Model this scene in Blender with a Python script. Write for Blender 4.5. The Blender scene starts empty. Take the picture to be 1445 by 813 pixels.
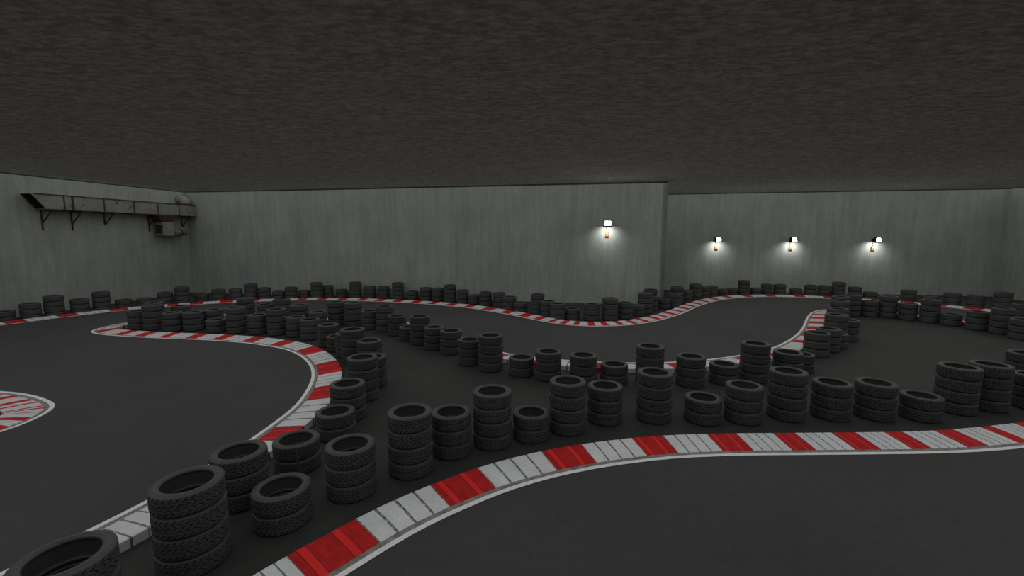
import bpy, bmesh, math, random
from mathutils import Vector, Matrix
from mathutils.geometry import tessellate_polygon

random.seed(11)
scene = bpy.context.scene
COL = scene.collection
PI = math.pi
# camera / room constants (metres). The asphalt surface is z = 0, the concrete floor lies 8 cm lower.
CAM_H, F_PX, IMG_W, IMG_H, HORIZON = 3.7, 615.0, 1445.0, 813.0, 333.0
FLOOR_Z, CEIL_Z = -0.08, 6.58
KERB_Z = 0.05
TYRE_R, TYRE_T = 0.352, 0.252
KERBS = {
 'A': {
  's': [0.0,0.6,1.201,1.815,1.973,2.125,2.38,3.018,3.655,4.014,4.424,5.045,5.403,5.659,6.017,6.529,6.79,7.05,7.408,7.717,8.028,8.439,8.898,9.461,9.822,10.232,10.849,11.477,12.118,12.73,13.376,13.984,14.607,15.193,15.829,16.457,17.072,17.693,18.301,18.912,19.256,19.442,19.629,19.924,20.545,21.146,21.795,22.091],
  'a': [[-3.864,0.377],[-3.673,0.946],[-3.482,1.515],[-3.281,2.095],[-3.22,2.241],[-3.152,2.378],[-3.025,2.599],[-2.687,3.14],[-2.345,3.676],[-2.14,3.972],[-1.887,4.294],[-1.484,4.766],[-1.239,5.028],[-1.053,5.204],[-0.779,5.434],[-0.372,5.743],[-0.156,5.891],[0.066,6.025],[0.382,6.194],[0.662,6.324],[0.951,6.44],[1.34,6.574],[1.781,6.699],[2.329,6.826],[2.684,6.889],[3.092,6.938],[3.707,6.983],[4.334,7.004],[4.975,7.012],[5.588,7.022],[6.234,7.037],[6.842,7.049],[7.463,7.076],[8.048,7.122],[8.678,7.208],[9.296,7.315],[9.899,7.438],[10.504,7.575],[11.095,7.723],[11.687,7.875],[12.016,7.972],[12.191,8.035],[12.364,8.108],[12.629,8.238],[13.172,8.539],[13.695,8.834],[14.261,9.153],[14.518,9.298]],
  'b': [[-4.575,0.615],[-4.384,1.185],[-4.193,1.754],[-3.98,2.367],[-3.903,2.551],[-3.815,2.729],[-3.666,2.988],[-3.321,3.54],[-2.972,4.088],[-2.744,4.417],[-2.466,4.771],[-2.044,5.265],[-1.771,5.557],[-1.553,5.763],[-1.247,6.02],[-0.809,6.353],[-0.562,6.522],[-0.305,6.677],[0.047,6.865],[0.364,7.013],[0.689,7.143],[1.114,7.289],[1.595,7.425],[2.18,7.561],[2.574,7.631],[3.02,7.685],[3.669,7.732],[4.319,7.754],[4.969,7.762],[5.57,7.772],[6.22,7.787],[6.82,7.799],[7.42,7.825],[7.968,7.868],[8.563,7.949],[9.154,8.051],[9.742,8.172],[10.328,8.304],[10.911,8.45],[11.492,8.599],[11.779,8.684],[11.919,8.734],[12.056,8.792],[12.279,8.902],[12.804,9.193],[13.327,9.487],[13.893,9.806],[14.15,9.951]],
  'r': [[0.537,0.925],[1.462,1.851],[2.387,2.776],[3.313,3.701],[4.238,5.045],[6.063,6.79],[7.849,8.53],[9.461,10.002],[10.802,11.33],[12.017,12.424],[13.129,13.576],[14.14,14.503],[15.193,15.622],[16.299,16.561],[17.174,17.485],[18.068,18.49],[19.074,19.496],[20.079,20.502],[21.085,21.508]],
 },
 'B': {
  's': [0.0,0.6,1.2,1.801,2.401,2.75,2.899,3.048,3.297,3.947,4.547,5.148,5.748,6.348,6.948,7.247,7.497,7.946,8.596,9.246,9.646,10.296,10.645,10.895,11.094,11.443,11.993,12.543,12.843,13.142,13.542,13.892,14.292,14.691,15.141,15.441,15.69,16.09,16.339,16.538,16.737,17.036,17.436,18.036,18.386,18.735,19.385,19.986,20.385,21.035,21.635,22.235,22.836,23.436,24.036,24.436,24.835,25.085,25.234,25.382,25.531,25.63,25.728,25.826,25.924,26.02,26.116,26.213,26.309,26.407,26.505,26.654,26.802,26.951,27.15,27.299,27.397,27.494,27.589,27.637,27.684,27.732,27.827,27.923,28.071,28.72,29.32,29.818,29.965,30.062,30.157,30.253,30.349,30.447,30.644,31.294,31.894,32.544,32.743,32.892,33.041,33.239,33.889,34.539,34.687,34.786,34.884,34.982,35.08,35.228,35.878,36.527,36.726,36.874,36.973,37.121,37.42,38.02,38.62,39.069,39.217,39.315,39.414,39.512,39.66,40.31,40.91,41.459,41.608,41.757,41.955,42.605,43.205,43.855,44.155,44.805,45.405,46.005,46.605,47.254,47.402,47.501,47.599,47.697,47.795,47.943,48.143,48.692,49.342,49.592,49.841,50.441,50.991,51.34,51.59,52.19,52.489,52.738,53.388,53.788,54.037,54.687,55.086,55.336,55.985,56.586,57.035,57.234,57.433,58.083,58.733,59.333,59.933,60.583,61.183,61.783,62.384,62.984,63.584,64.184,64.784,65.385,65.884,66.083,66.332,66.732,66.931,67.08,67.228,67.326,67.424,67.52,67.567,67.614,67.661,67.708,67.755,67.802,67.897,67.993,68.19,68.84,69.489,69.637,69.735,69.831,69.927,70.023,70.119,70.266,70.815,71.465,71.765,72.264,72.462,72.561,72.659,72.757,72.905,73.553,73.753,74.002,74.652,75.252,75.852,76.452,76.95,77.046,77.138,77.183,77.227,77.27,77.313,77.355,77.397,77.44,77.484,77.529,77.621,77.766,78.414,79.014,79.663,79.81,79.907,80.002,80.049,80.096,80.144,80.239,80.336,80.483,81.132,81.732,82.333,82.933,83.533,84.133,84.734,85.382,85.579],
  'a': [[-8.474,-0.769],[-8.124,-0.281],[-7.775,0.208],[-7.426,0.696],[-7.077,1.184],[-6.88,1.473],[-6.804,1.601],[-6.734,1.732],[-6.632,1.959],[-6.39,2.562],[-6.168,3.12],[-5.946,3.678],[-5.725,4.236],[-5.506,4.795],[-5.283,5.352],[-5.182,5.634],[-5.112,5.873],[-5.012,6.311],[-4.896,6.951],[-4.803,7.594],[-4.773,7.992],[-4.751,8.642],[-4.761,8.991],[-4.782,9.24],[-4.81,9.437],[-4.88,9.779],[-5.013,10.313],[-5.178,10.837],[-5.282,11.118],[-5.403,11.393],[-5.582,11.75],[-5.756,12.053],[-5.975,12.387],[-6.21,12.71],[-6.496,13.058],[-6.696,13.28],[-6.873,13.456],[-7.172,13.721],[-7.366,13.877],[-7.529,13.991],[-7.699,14.096],[-7.962,14.238],[-8.323,14.41],[-8.875,14.646],[-9.201,14.772],[-9.534,14.879],[-10.162,15.044],[-10.746,15.182],[-11.138,15.263],[-11.781,15.356],[-12.375,15.439],[-12.967,15.537],[-13.558,15.641],[-14.147,15.76],[-14.733,15.886],[-15.12,15.988],[-15.5,16.111],[-15.732,16.201],[-15.868,16.264],[-15.999,16.334],[-16.125,16.413],[-16.205,16.471],[-16.281,16.533],[-16.353,16.6],[-16.418,16.672],[-16.477,16.748],[-16.528,16.83],[-16.571,16.916],[-16.606,17.006],[-16.633,17.1],[-16.654,17.196],[-16.677,17.342],[-16.69,17.491],[-16.694,17.64],[-16.688,17.839],[-16.676,17.986],[-16.662,18.084],[-16.643,18.178],[-16.616,18.27],[-16.599,18.314],[-16.58,18.358],[-16.559,18.4],[-16.509,18.482],[-16.453,18.56],[-16.358,18.673],[-15.912,19.144],[-15.497,19.577],[-15.148,19.933],[-15.038,20.031],[-14.961,20.089],[-14.88,20.14],[-14.795,20.183],[-14.706,20.219],[-14.613,20.248],[-14.421,20.296],[-13.785,20.427],[-13.197,20.547],[-12.559,20.674],[-12.363,20.705],[-12.215,20.72],[-12.066,20.726],[-11.867,20.722],[-11.219,20.676],[-10.572,20.624],[-10.424,20.605],[-10.327,20.588],[-10.232,20.565],[-10.138,20.536],[-10.046,20.502],[-9.911,20.442],[-9.334,20.143],[-8.758,19.842],[-8.578,19.758],[-8.44,19.705],[-8.346,19.675],[-8.202,19.639],[-7.908,19.586],[-7.315,19.497],[-6.721,19.408],[-6.279,19.334],[-6.135,19.3],[-6.041,19.271],[-5.949,19.237],[-5.859,19.197],[-5.727,19.13],[-5.167,18.8],[-4.653,18.492],[-4.186,18.202],[-4.065,18.115],[-3.95,18.021],[-3.805,17.886],[-3.356,17.416],[-2.945,16.979],[-2.503,16.502],[-2.311,16.272],[-1.92,15.753],[-1.562,15.271],[-1.205,14.789],[-0.847,14.307],[-0.455,13.789],[-0.358,13.678],[-0.288,13.609],[-0.215,13.544],[-0.137,13.484],[-0.055,13.429],[0.073,13.355],[0.251,13.265],[0.755,13.047],[1.362,12.814],[1.6,12.739],[1.842,12.679],[2.431,12.568],[2.976,12.494],[3.324,12.464],[3.574,12.457],[4.173,12.477],[4.472,12.501],[4.719,12.535],[5.356,12.662],[5.745,12.752],[5.984,12.823],[6.592,13.052],[6.961,13.206],[7.184,13.316],[7.747,13.641],[8.264,13.946],[8.647,14.181],[8.809,14.296],[8.965,14.42],[9.45,14.853],[9.921,15.3],[10.339,15.731],[10.753,16.165],[11.179,16.656],[11.563,17.118],[11.934,17.589],[12.294,18.069],[12.654,18.55],[13.013,19.03],[13.375,19.509],[13.75,19.977],[14.135,20.438],[14.462,20.816],[14.602,20.957],[14.788,21.123],[15.099,21.374],[15.26,21.49],[15.386,21.569],[15.516,21.641],[15.605,21.683],[15.695,21.721],[15.786,21.751],[15.832,21.763],[15.878,21.773],[15.924,21.78],[15.971,21.784],[16.017,21.786],[16.064,21.785],[16.159,21.775],[16.254,21.758],[16.445,21.71],[17.068,21.526],[17.689,21.337],[17.829,21.288],[17.918,21.25],[18.004,21.206],[18.086,21.156],[18.162,21.098],[18.234,21.033],[18.336,20.927],[18.685,20.504],[19.083,19.99],[19.254,19.744],[19.515,19.319],[19.61,19.144],[19.651,19.055],[19.688,18.964],[19.719,18.871],[19.757,18.728],[19.877,18.091],[19.925,17.898],[19.999,17.66],[20.22,17.049],[20.427,16.485],[20.634,15.922],[20.841,15.358],[21.008,14.89],[21.035,14.798],[21.054,14.707],[21.06,14.663],[21.063,14.619],[21.062,14.576],[21.057,14.534],[21.049,14.492],[21.036,14.452],[21.019,14.412],[20.999,14.373],[20.976,14.335],[20.921,14.261],[20.826,14.152],[20.373,13.688],[19.952,13.261],[19.498,12.797],[19.401,12.686],[19.343,12.609],[19.292,12.529],[19.27,12.487],[19.25,12.444],[19.232,12.4],[19.203,12.31],[19.181,12.216],[19.156,12.07],[19.083,11.425],[19.018,10.829],[18.953,10.232],[18.887,9.635],[18.822,9.039],[18.757,8.442],[18.692,7.845],[18.622,7.201],[18.601,7.005]],
  'b': [[-7.864,-1.205],[-7.514,-0.717],[-7.165,-0.229],[-6.816,0.259],[-6.465,0.75],[-6.246,1.072],[-6.15,1.233],[-6.062,1.4],[-5.941,1.668],[-5.693,2.285],[-5.471,2.843],[-5.249,3.401],[-5.027,3.962],[-4.81,4.516],[-4.583,5.084],[-4.469,5.401],[-4.387,5.682],[-4.277,6.16],[-4.156,6.831],[-4.058,7.513],[-4.024,7.951],[-4.001,8.643],[-4.012,9.035],[-4.037,9.325],[-4.071,9.562],[-4.148,9.945],[-4.292,10.517],[-4.469,11.081],[-4.587,11.399],[-4.723,11.711],[-4.921,12.104],[-5.117,12.445],[-5.358,12.813],[-5.617,13.169],[-5.928,13.548],[-6.154,13.798],[-6.36,14.002],[-6.688,14.294],[-6.916,14.477],[-7.119,14.619],[-7.323,14.745],[-7.621,14.906],[-8.019,15.095],[-8.589,15.339],[-8.95,15.479],[-9.324,15.599],[-9.985,15.773],[-10.579,15.914],[-11.006,16.002],[-11.684,16.1],[-12.26,16.18],[-12.842,16.276],[-13.418,16.378],[-13.995,16.494],[-14.561,16.615],[-14.908,16.708],[-15.248,16.818],[-15.437,16.891],[-15.535,16.936],[-15.622,16.983],[-15.702,17.032],[-15.748,17.066],[-15.789,17.099],[-15.821,17.129],[-15.845,17.155],[-15.861,17.176],[-15.873,17.195],[-15.884,17.216],[-15.895,17.245],[-15.906,17.286],[-15.918,17.338],[-15.932,17.431],[-15.941,17.533],[-15.944,17.642],[-15.94,17.794],[-15.931,17.901],[-15.923,17.958],[-15.914,17.999],[-15.907,18.023],[-15.904,18.031],[-15.901,18.038],[-15.898,18.046],[-15.885,18.066],[-15.861,18.1],[-15.798,18.174],[-15.37,18.625],[-14.955,19.058],[-14.632,19.389],[-14.564,19.45],[-14.533,19.473],[-14.511,19.488],[-14.488,19.499],[-14.455,19.512],[-14.406,19.527],[-14.258,19.564],[-13.635,19.692],[-13.047,19.812],[-12.426,19.936],[-12.266,19.962],[-12.162,19.972],[-12.059,19.976],[-11.903,19.973],[-11.275,19.929],[-10.651,19.879],[-10.54,19.864],[-10.481,19.854],[-10.43,19.841],[-10.381,19.826],[-10.328,19.807],[-10.233,19.764],[-9.684,19.48],[-9.092,19.171],[-8.873,19.069],[-8.685,18.996],[-8.554,18.955],[-8.363,18.906],[-8.025,18.845],[-7.426,18.755],[-6.833,18.666],[-6.43,18.6],[-6.334,18.577],[-6.281,18.561],[-6.232,18.542],[-6.179,18.519],[-6.085,18.471],[-5.553,18.157],[-5.039,17.849],[-4.608,17.582],[-4.521,17.519],[-4.442,17.455],[-4.332,17.352],[-3.902,16.902],[-3.491,16.465],[-3.066,16.006],[-2.899,15.806],[-2.522,15.306],[-2.165,14.824],[-1.807,14.342],[-1.45,13.86],[-1.033,13.311],[-0.903,13.163],[-0.802,13.062],[-0.691,12.965],[-0.574,12.875],[-0.456,12.796],[-0.284,12.695],[-0.069,12.587],[0.473,12.352],[1.117,12.106],[1.396,12.017],[1.679,11.946],[2.311,11.828],[2.894,11.748],[3.284,11.715],[3.575,11.707],[4.214,11.728],[4.554,11.755],[4.842,11.796],[5.512,11.928],[5.937,12.027],[6.22,12.112],[6.867,12.354],[7.273,12.524],[7.536,12.654],[8.128,12.995],[8.646,13.301],[9.062,13.557],[9.26,13.697],[9.447,13.846],[9.955,14.298],[10.453,14.772],[10.879,15.21],[11.305,15.657],[11.754,16.175],[12.143,16.642],[12.532,17.137],[12.894,17.62],[13.254,18.1],[13.614,18.581],[13.969,19.053],[14.328,19.499],[14.71,19.957],[15.009,20.303],[15.119,20.414],[15.273,20.551],[15.553,20.777],[15.679,20.868],[15.767,20.923],[15.855,20.972],[15.911,20.999],[15.96,21.019],[15.994,21.03],[16.005,21.033],[16.012,21.035],[16.016,21.036],[16.019,21.036],[16.022,21.036],[16.028,21.036],[16.053,21.033],[16.098,21.025],[16.243,20.988],[16.853,20.807],[17.455,20.625],[17.557,20.589],[17.605,20.569],[17.637,20.552],[17.66,20.538],[17.683,20.521],[17.714,20.493],[17.778,20.426],[18.099,20.037],[18.478,19.548],[18.626,19.334],[18.865,18.945],[18.938,18.811],[18.964,18.755],[18.984,18.704],[19.002,18.653],[19.026,18.561],[19.144,17.931],[19.202,17.696],[19.289,17.418],[19.516,16.79],[19.723,16.227],[19.93,15.663],[20.137,15.1],[20.292,14.665],[20.284,14.663],[20.284,14.663],[20.284,14.663],[20.284,14.663],[20.284,14.663],[20.284,14.663],[20.284,14.663],[20.284,14.663],[20.284,14.663],[20.284,14.663],[20.284,14.663],[20.284,14.663],[20.276,14.661],[19.84,14.215],[19.418,13.788],[18.947,13.305],[18.819,13.159],[18.728,13.039],[18.64,12.899],[18.599,12.823],[18.562,12.744],[18.53,12.664],[18.48,12.508],[18.445,12.364],[18.414,12.175],[18.337,11.507],[18.272,10.91],[18.207,10.313],[18.142,9.717],[18.077,9.12],[18.012,8.523],[17.947,7.927],[17.876,7.282],[17.855,7.086]],
  'r': [[0.764,1.317],[2.08,2.633],[3.397,3.95],[4.714,5.267],[6.03,6.583],[7.347,7.497],[9.196,9.746],[11.094,11.943],[12.943,13.992],[15.241,15.99],[16.936,17.436],[18.286,18.785],[19.635,20.086],[20.735,21.185],[21.935,22.285],[22.936,23.386],[23.936,24.386],[25.291,25.947],[26.852,26.951],[27.101,27.2],[27.348,27.446],[27.637,27.732],[28.468,29.0],[29.736,30.269],[31.005,31.538],[32.274,32.807],[33.543,34.076],[34.812,35.345],[36.081,36.614],[37.35,37.883],[38.619,39.151],[39.887,40.42],[41.156,41.689],[42.425,42.958],[43.694,44.227],[44.963,45.496],[46.232,46.765],[47.501,47.844],[48.798,49.488],[50.441,50.691],[52.489,52.838],[53.888,54.087],[54.716,55.172],[55.801,56.256],[56.885,57.184],[58.383,58.883],[59.764,60.402],[61.283,61.984],[62.684,63.284],[64.034,64.534],[65.234,65.634],[66.282,66.532],[67.03,67.228],[67.958,68.487],[69.217,69.745],[70.475,71.004],[71.734,72.262],[72.992,73.521],[74.251,74.78],[75.51,76.038],[76.768,77.297],[78.027,78.556],[79.286,79.814],[80.544,81.073],[81.803,82.331],[83.061,83.59],[84.32,84.849]],
 },
 'C': {
  's': [0.0,0.6,1.2,1.8,2.401,3.001,3.647,4.279,4.92,5.57,6.17,6.77,7.37,7.97,8.571,9.171,9.816,10.273,10.478,10.784,11.264,11.881,12.041,12.15,12.258,12.462,12.993,13.619,13.825,13.973,14.123,14.379,15.0,15.31,15.617,15.875,16.131,16.753,17.374,17.833,18.241,18.751,19.26,19.622,19.878,20.135,20.771,21.391,22.024,22.534,22.789,22.996,23.252,23.661,24.29,24.917,25.556,26.178,26.798,27.435,28.07,28.69,29.314,29.93,30.55,31.167,31.802,32.429,32.79,32.997,33.204,33.562,34.202,34.851,35.482,35.993,36.626,37.275,37.901,38.291,38.527,38.772,38.962,39.156,39.354,39.557,39.694,39.832,39.97,40.108,40.244,40.445,40.642,40.832,41.078,41.32,41.56,41.803,42.049,42.296,42.539,42.777,43.064,43.454,43.995,44.627,45.258,45.797,46.423,47.027,47.641,48.248,48.867,49.487,50.115,50.751,51.385,51.943,52.155,52.409,52.817,53.178,53.438,53.797,54.359,54.617,54.821,55.077,55.684,55.991,56.194,56.397,56.655,57.164,57.676,57.987,58.245,58.504,58.861,59.222,59.838,60.485,61.118,61.428,61.684,62.041,62.659,63.284,63.743,63.944,64.05,64.152,64.255,64.889,65.179,65.735,65.891,66.051,66.255,66.41,66.519,66.623,66.727,66.877,67.182,67.82,68.42,69.02,69.62,70.221,70.821,71.422,72.031,72.639,73.241,73.841,74.441,75.041,75.641,76.241,76.842,77.442,78.042,78.642,79.242,79.842,80.492,81.035],
  'a': [[-23.768,7.835],[-23.637,8.421],[-23.505,9.006],[-23.373,9.592],[-23.241,10.177],[-23.11,10.763],[-22.967,11.393],[-22.818,12.008],[-22.654,12.627],[-22.486,13.255],[-22.33,13.834],[-22.174,14.414],[-22.018,14.993],[-21.862,15.573],[-21.706,16.152],[-21.55,16.732],[-21.381,17.355],[-21.251,17.792],[-21.18,17.985],[-21.057,18.265],[-20.86,18.703],[-20.644,19.281],[-20.585,19.429],[-20.539,19.528],[-20.488,19.624],[-20.382,19.797],[-20.1,20.248],[-19.81,20.803],[-19.711,20.983],[-19.632,21.108],[-19.543,21.229],[-19.379,21.425],[-18.963,21.886],[-18.745,22.107],[-18.518,22.313],[-18.318,22.477],[-18.111,22.626],[-17.586,22.96],[-17.067,23.302],[-16.682,23.55],[-16.326,23.749],[-15.868,23.975],[-15.4,24.176],[-15.061,24.301],[-14.816,24.378],[-14.567,24.439],[-13.943,24.562],[-13.337,24.695],[-12.719,24.832],[-12.218,24.924],[-11.965,24.956],[-11.758,24.969],[-11.503,24.971],[-11.094,24.95],[-10.468,24.894],[-9.845,24.82],[-9.212,24.731],[-8.598,24.631],[-7.992,24.503],[-7.372,24.356],[-6.757,24.199],[-6.161,24.027],[-5.568,23.831],[-4.991,23.616],[-4.421,23.375],[-3.864,23.109],[-3.299,22.819],[-2.748,22.519],[-2.438,22.335],[-2.266,22.219],[-2.101,22.095],[-1.829,21.862],[-1.357,21.43],[-0.879,20.99],[-0.419,20.559],[-0.061,20.194],[0.363,19.724],[0.793,19.238],[1.214,18.776],[1.491,18.499],[1.666,18.342],[1.858,18.189],[2.012,18.079],[2.177,17.977],[2.352,17.883],[2.537,17.8],[2.665,17.752],[2.797,17.711],[2.931,17.677],[3.066,17.651],[3.201,17.632],[3.401,17.616],[3.597,17.614],[3.788,17.623],[4.032,17.651],[4.27,17.692],[4.504,17.746],[4.737,17.815],[4.969,17.899],[5.195,17.997],[5.411,18.109],[5.616,18.229],[5.856,18.387],[6.169,18.619],[6.586,18.964],[7.053,19.391],[7.501,19.834],[7.865,20.231],[8.266,20.713],[8.645,21.183],[9.024,21.665],[9.391,22.149],[9.773,22.636],[10.177,23.106],[10.602,23.568],[11.044,24.026],[11.493,24.474],[11.9,24.855],[12.063,24.991],[12.267,25.142],[12.608,25.366],[12.919,25.549],[13.149,25.668],[13.477,25.816],[14.0,26.023],[14.243,26.105],[14.441,26.159],[14.691,26.211],[15.292,26.302],[15.597,26.333],[15.799,26.341],[16.003,26.336],[16.26,26.315],[16.764,26.246],[17.268,26.153],[17.57,26.081],[17.817,26.007],[18.061,25.92],[18.39,25.782],[18.715,25.624],[19.254,25.327],[19.814,25.003],[20.359,24.682],[20.62,24.514],[20.827,24.364],[21.103,24.137],[21.561,23.722],[22.009,23.286],[22.326,22.954],[22.456,22.801],[22.52,22.716],[22.575,22.631],[22.627,22.541],[22.906,21.973],[23.051,21.722],[23.341,21.248],[23.413,21.108],[23.478,20.962],[23.55,20.772],[23.597,20.624],[23.624,20.519],[23.644,20.417],[23.659,20.313],[23.67,20.164],[23.674,19.859],[23.66,19.221],[23.644,18.621],[23.628,18.021],[23.613,17.421],[23.597,16.821],[23.582,16.221],[23.566,15.62],[23.554,15.012],[23.55,14.403],[23.55,13.802],[23.55,13.202],[23.55,12.602],[23.55,12.001],[23.55,11.401],[23.55,10.801],[23.55,10.201],[23.55,9.601],[23.55,9.001],[23.55,8.401],[23.55,7.8],[23.55,7.2],[23.55,6.551],[23.55,6.008]],
  'b': [[-24.5,8.0],[-24.368,8.586],[-24.237,9.171],[-24.105,9.757],[-23.973,10.342],[-23.841,10.928],[-23.698,11.562],[-23.545,12.193],[-23.379,12.822],[-23.21,13.45],[-23.054,14.029],[-22.898,14.609],[-22.742,15.188],[-22.586,15.768],[-22.43,16.347],[-22.274,16.927],[-22.104,17.554],[-21.962,18.032],[-21.876,18.264],[-21.737,18.582],[-21.554,18.989],[-21.346,19.547],[-21.272,19.729],[-21.21,19.863],[-21.141,19.992],[-21.013,20.202],[-20.751,20.62],[-20.476,21.149],[-20.356,21.365],[-20.251,21.532],[-20.134,21.69],[-19.944,21.919],[-19.51,22.4],[-19.265,22.648],[-19.007,22.883],[-18.775,23.071],[-18.533,23.246],[-17.986,23.595],[-17.486,23.924],[-17.067,24.194],[-16.675,24.413],[-16.182,24.656],[-15.677,24.873],[-15.303,25.011],[-15.018,25.1],[-14.728,25.172],[-14.091,25.297],[-13.505,25.426],[-12.871,25.566],[-12.331,25.666],[-12.034,25.702],[-11.786,25.719],[-11.487,25.721],[-11.039,25.698],[-10.391,25.64],[-9.746,25.564],[-9.102,25.473],[-8.461,25.368],[-7.825,25.234],[-7.193,25.084],[-6.563,24.923],[-5.939,24.743],[-5.322,24.54],[-4.713,24.313],[-4.114,24.059],[-3.528,23.78],[-2.95,23.483],[-2.379,23.172],[-2.036,22.968],[-1.83,22.83],[-1.632,22.68],[-1.329,22.421],[-0.849,21.982],[-0.371,21.542],[0.104,21.098],[0.488,20.705],[0.924,20.223],[1.354,19.736],[1.758,19.292],[2.005,19.046],[2.152,18.913],[2.307,18.789],[2.428,18.704],[2.553,18.625],[2.683,18.556],[2.817,18.496],[2.908,18.462],[3.001,18.433],[3.095,18.409],[3.191,18.39],[3.287,18.377],[3.434,18.365],[3.581,18.364],[3.729,18.371],[3.925,18.393],[4.121,18.427],[4.314,18.472],[4.505,18.528],[4.691,18.595],[4.872,18.675],[5.048,18.765],[5.22,18.866],[5.427,19.003],[5.708,19.211],[6.093,19.529],[6.535,19.934],[6.962,20.355],[7.299,20.723],[7.683,21.184],[8.059,21.652],[8.43,22.123],[8.793,22.601],[9.194,23.113],[9.617,23.605],[10.057,24.084],[10.509,24.551],[10.969,25.01],[11.406,25.42],[11.597,25.579],[11.837,25.757],[12.212,26.003],[12.556,26.205],[12.822,26.343],[13.185,26.507],[13.742,26.728],[14.025,26.823],[14.265,26.888],[14.557,26.949],[15.198,27.046],[15.545,27.081],[15.793,27.091],[16.042,27.085],[16.339,27.061],[16.884,26.986],[17.424,26.886],[17.764,26.805],[18.05,26.72],[18.332,26.62],[18.7,26.465],[19.059,26.291],[19.627,25.977],[20.19,25.651],[20.75,25.322],[21.044,25.133],[21.285,24.958],[21.593,24.704],[22.075,24.268],[22.541,23.815],[22.885,23.454],[23.045,23.266],[23.133,23.148],[23.214,23.025],[23.287,22.899],[23.568,22.326],[23.691,22.113],[24.0,21.607],[24.09,21.431],[24.17,21.249],[24.259,21.018],[24.318,20.829],[24.355,20.686],[24.384,20.541],[24.404,20.396],[24.419,20.199],[24.424,19.851],[24.409,19.202],[24.394,18.602],[24.378,18.002],[24.363,17.402],[24.347,16.802],[24.331,16.202],[24.316,15.602],[24.304,15.002],[24.3,14.402],[24.3,13.802],[24.3,13.202],[24.3,12.602],[24.3,12.001],[24.3,11.401],[24.3,10.801],[24.3,10.201],[24.3,9.601],[24.3,9.001],[24.3,8.401],[24.3,7.8],[24.3,7.2],[24.3,6.551],[24.3,6.008]],
  'r': [[0.606,1.102],[1.707,2.203],[2.809,3.305],[3.91,4.406],[5.012,5.508],[6.113,6.609],[7.215,7.711],[8.316,8.812],[9.418,9.914],[10.519,11.152],[12.186,12.822],[13.973,14.618],[15.147,15.58],[16.108,16.541],[17.07,17.654],[18.379,18.983],[19.921,20.225],[20.948,21.539],[22.261,22.747],[23.34,23.853],[24.531,25.063],[25.751,26.225],[26.847,27.386],[27.973,28.5],[29.122,29.647],[30.216,30.691],[31.361,31.899],[32.568,32.997],[33.755,34.402],[35.098,35.667],[36.281,36.874],[37.326,37.74],[38.234,38.527],[38.835,39.156],[39.489,39.763],[40.176,40.511],[40.832,41.139],[41.56,41.864],[42.296,42.599],[43.064,43.399],[43.941,44.313],[44.732,45.046],[45.581,46.01],[46.625,46.977],[47.589,48.049],[48.633,49.056],[49.632,50.017],[50.751,51.141],[52.029,52.453],[53.308,53.751],[54.698,55.213],[56.113,56.611],[57.676,58.202],[59.132,59.5],[60.151,60.684],[61.336,61.869],[62.52,63.053],[63.704,64.237],[64.889,65.572],[66.156,66.635],[67.219,67.697],[68.282,68.76],[69.345,69.823],[70.407,70.886],[71.47,71.948],[72.533,73.011],[73.596,74.074],[74.658,75.136],[75.721,76.199],[76.784,77.262],[77.846,78.325],[78.909,79.387],[79.972,80.45]],
 },
 'D': {
  's': [0.0,0.6,1.201,1.801,2.402,3.002,3.603,4.203,4.804,5.404,5.604,5.904,6.154,6.454,6.754,7.054,7.204,7.303,7.402,7.501,7.6,7.699,7.798,7.897,7.996,8.096,8.195,8.295,8.394,8.493,8.592,8.692,8.841,9.441,10.042,10.642,11.243,11.843,12.444,13.044,13.644,13.891],
  'a': [[-17.214,11.049],[-16.626,10.927],[-16.038,10.805],[-15.45,10.682],[-14.862,10.56],[-14.274,10.44],[-13.683,10.335],[-13.091,10.232],[-12.5,10.129],[-11.909,10.024],[-11.713,9.981],[-11.425,9.9],[-11.188,9.819],[-10.91,9.708],[-10.638,9.581],[-10.373,9.44],[-10.245,9.362],[-10.164,9.305],[-10.086,9.243],[-10.014,9.175],[-9.949,9.101],[-9.89,9.021],[-9.839,8.937],[-9.796,8.848],[-9.759,8.756],[-9.728,8.661],[-9.702,8.565],[-9.681,8.468],[-9.667,8.369],[-9.659,8.27],[-9.659,8.171],[-9.666,8.072],[-9.689,7.925],[-9.812,7.337],[-9.936,6.75],[-10.06,6.162],[-10.185,5.575],[-10.309,4.987],[-10.433,4.4],[-10.558,3.813],[-10.682,3.225],[-10.733,2.983]],
  'b': [[-17.366,10.315],[-16.779,10.193],[-16.191,10.07],[-15.603,9.948],[-15.015,9.826],[-14.416,9.703],[-13.811,9.596],[-13.22,9.493],[-12.628,9.39],[-12.052,9.288],[-11.893,9.253],[-11.647,9.184],[-11.45,9.117],[-11.206,9.019],[-10.973,8.91],[-10.747,8.79],[-10.659,8.736],[-10.613,8.705],[-10.579,8.677],[-10.552,8.651],[-10.531,8.628],[-10.514,8.606],[-10.499,8.581],[-10.482,8.546],[-10.464,8.499],[-10.446,8.445],[-10.431,8.39],[-10.42,8.336],[-10.412,8.284],[-10.408,8.24],[-10.408,8.2],[-10.412,8.156],[-10.427,8.061],[-10.545,7.493],[-10.67,6.905],[-10.794,6.318],[-10.918,5.73],[-11.043,5.143],[-11.167,4.555],[-11.291,3.968],[-11.416,3.381],[-11.467,3.139]],
  'r': [[0.954,1.404],[2.004,2.454],[3.054,3.504],[4.104,4.554],[5.154,5.404],[5.704,5.954],[6.404,6.604],[6.804,6.904],[7.253,7.353],[7.452,7.551],[7.798,7.847],[8.145,8.344],[8.642,8.841],[9.441,9.891],[10.491,10.941],[11.541,11.991],[12.591,13.041]],
 },
}
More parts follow.
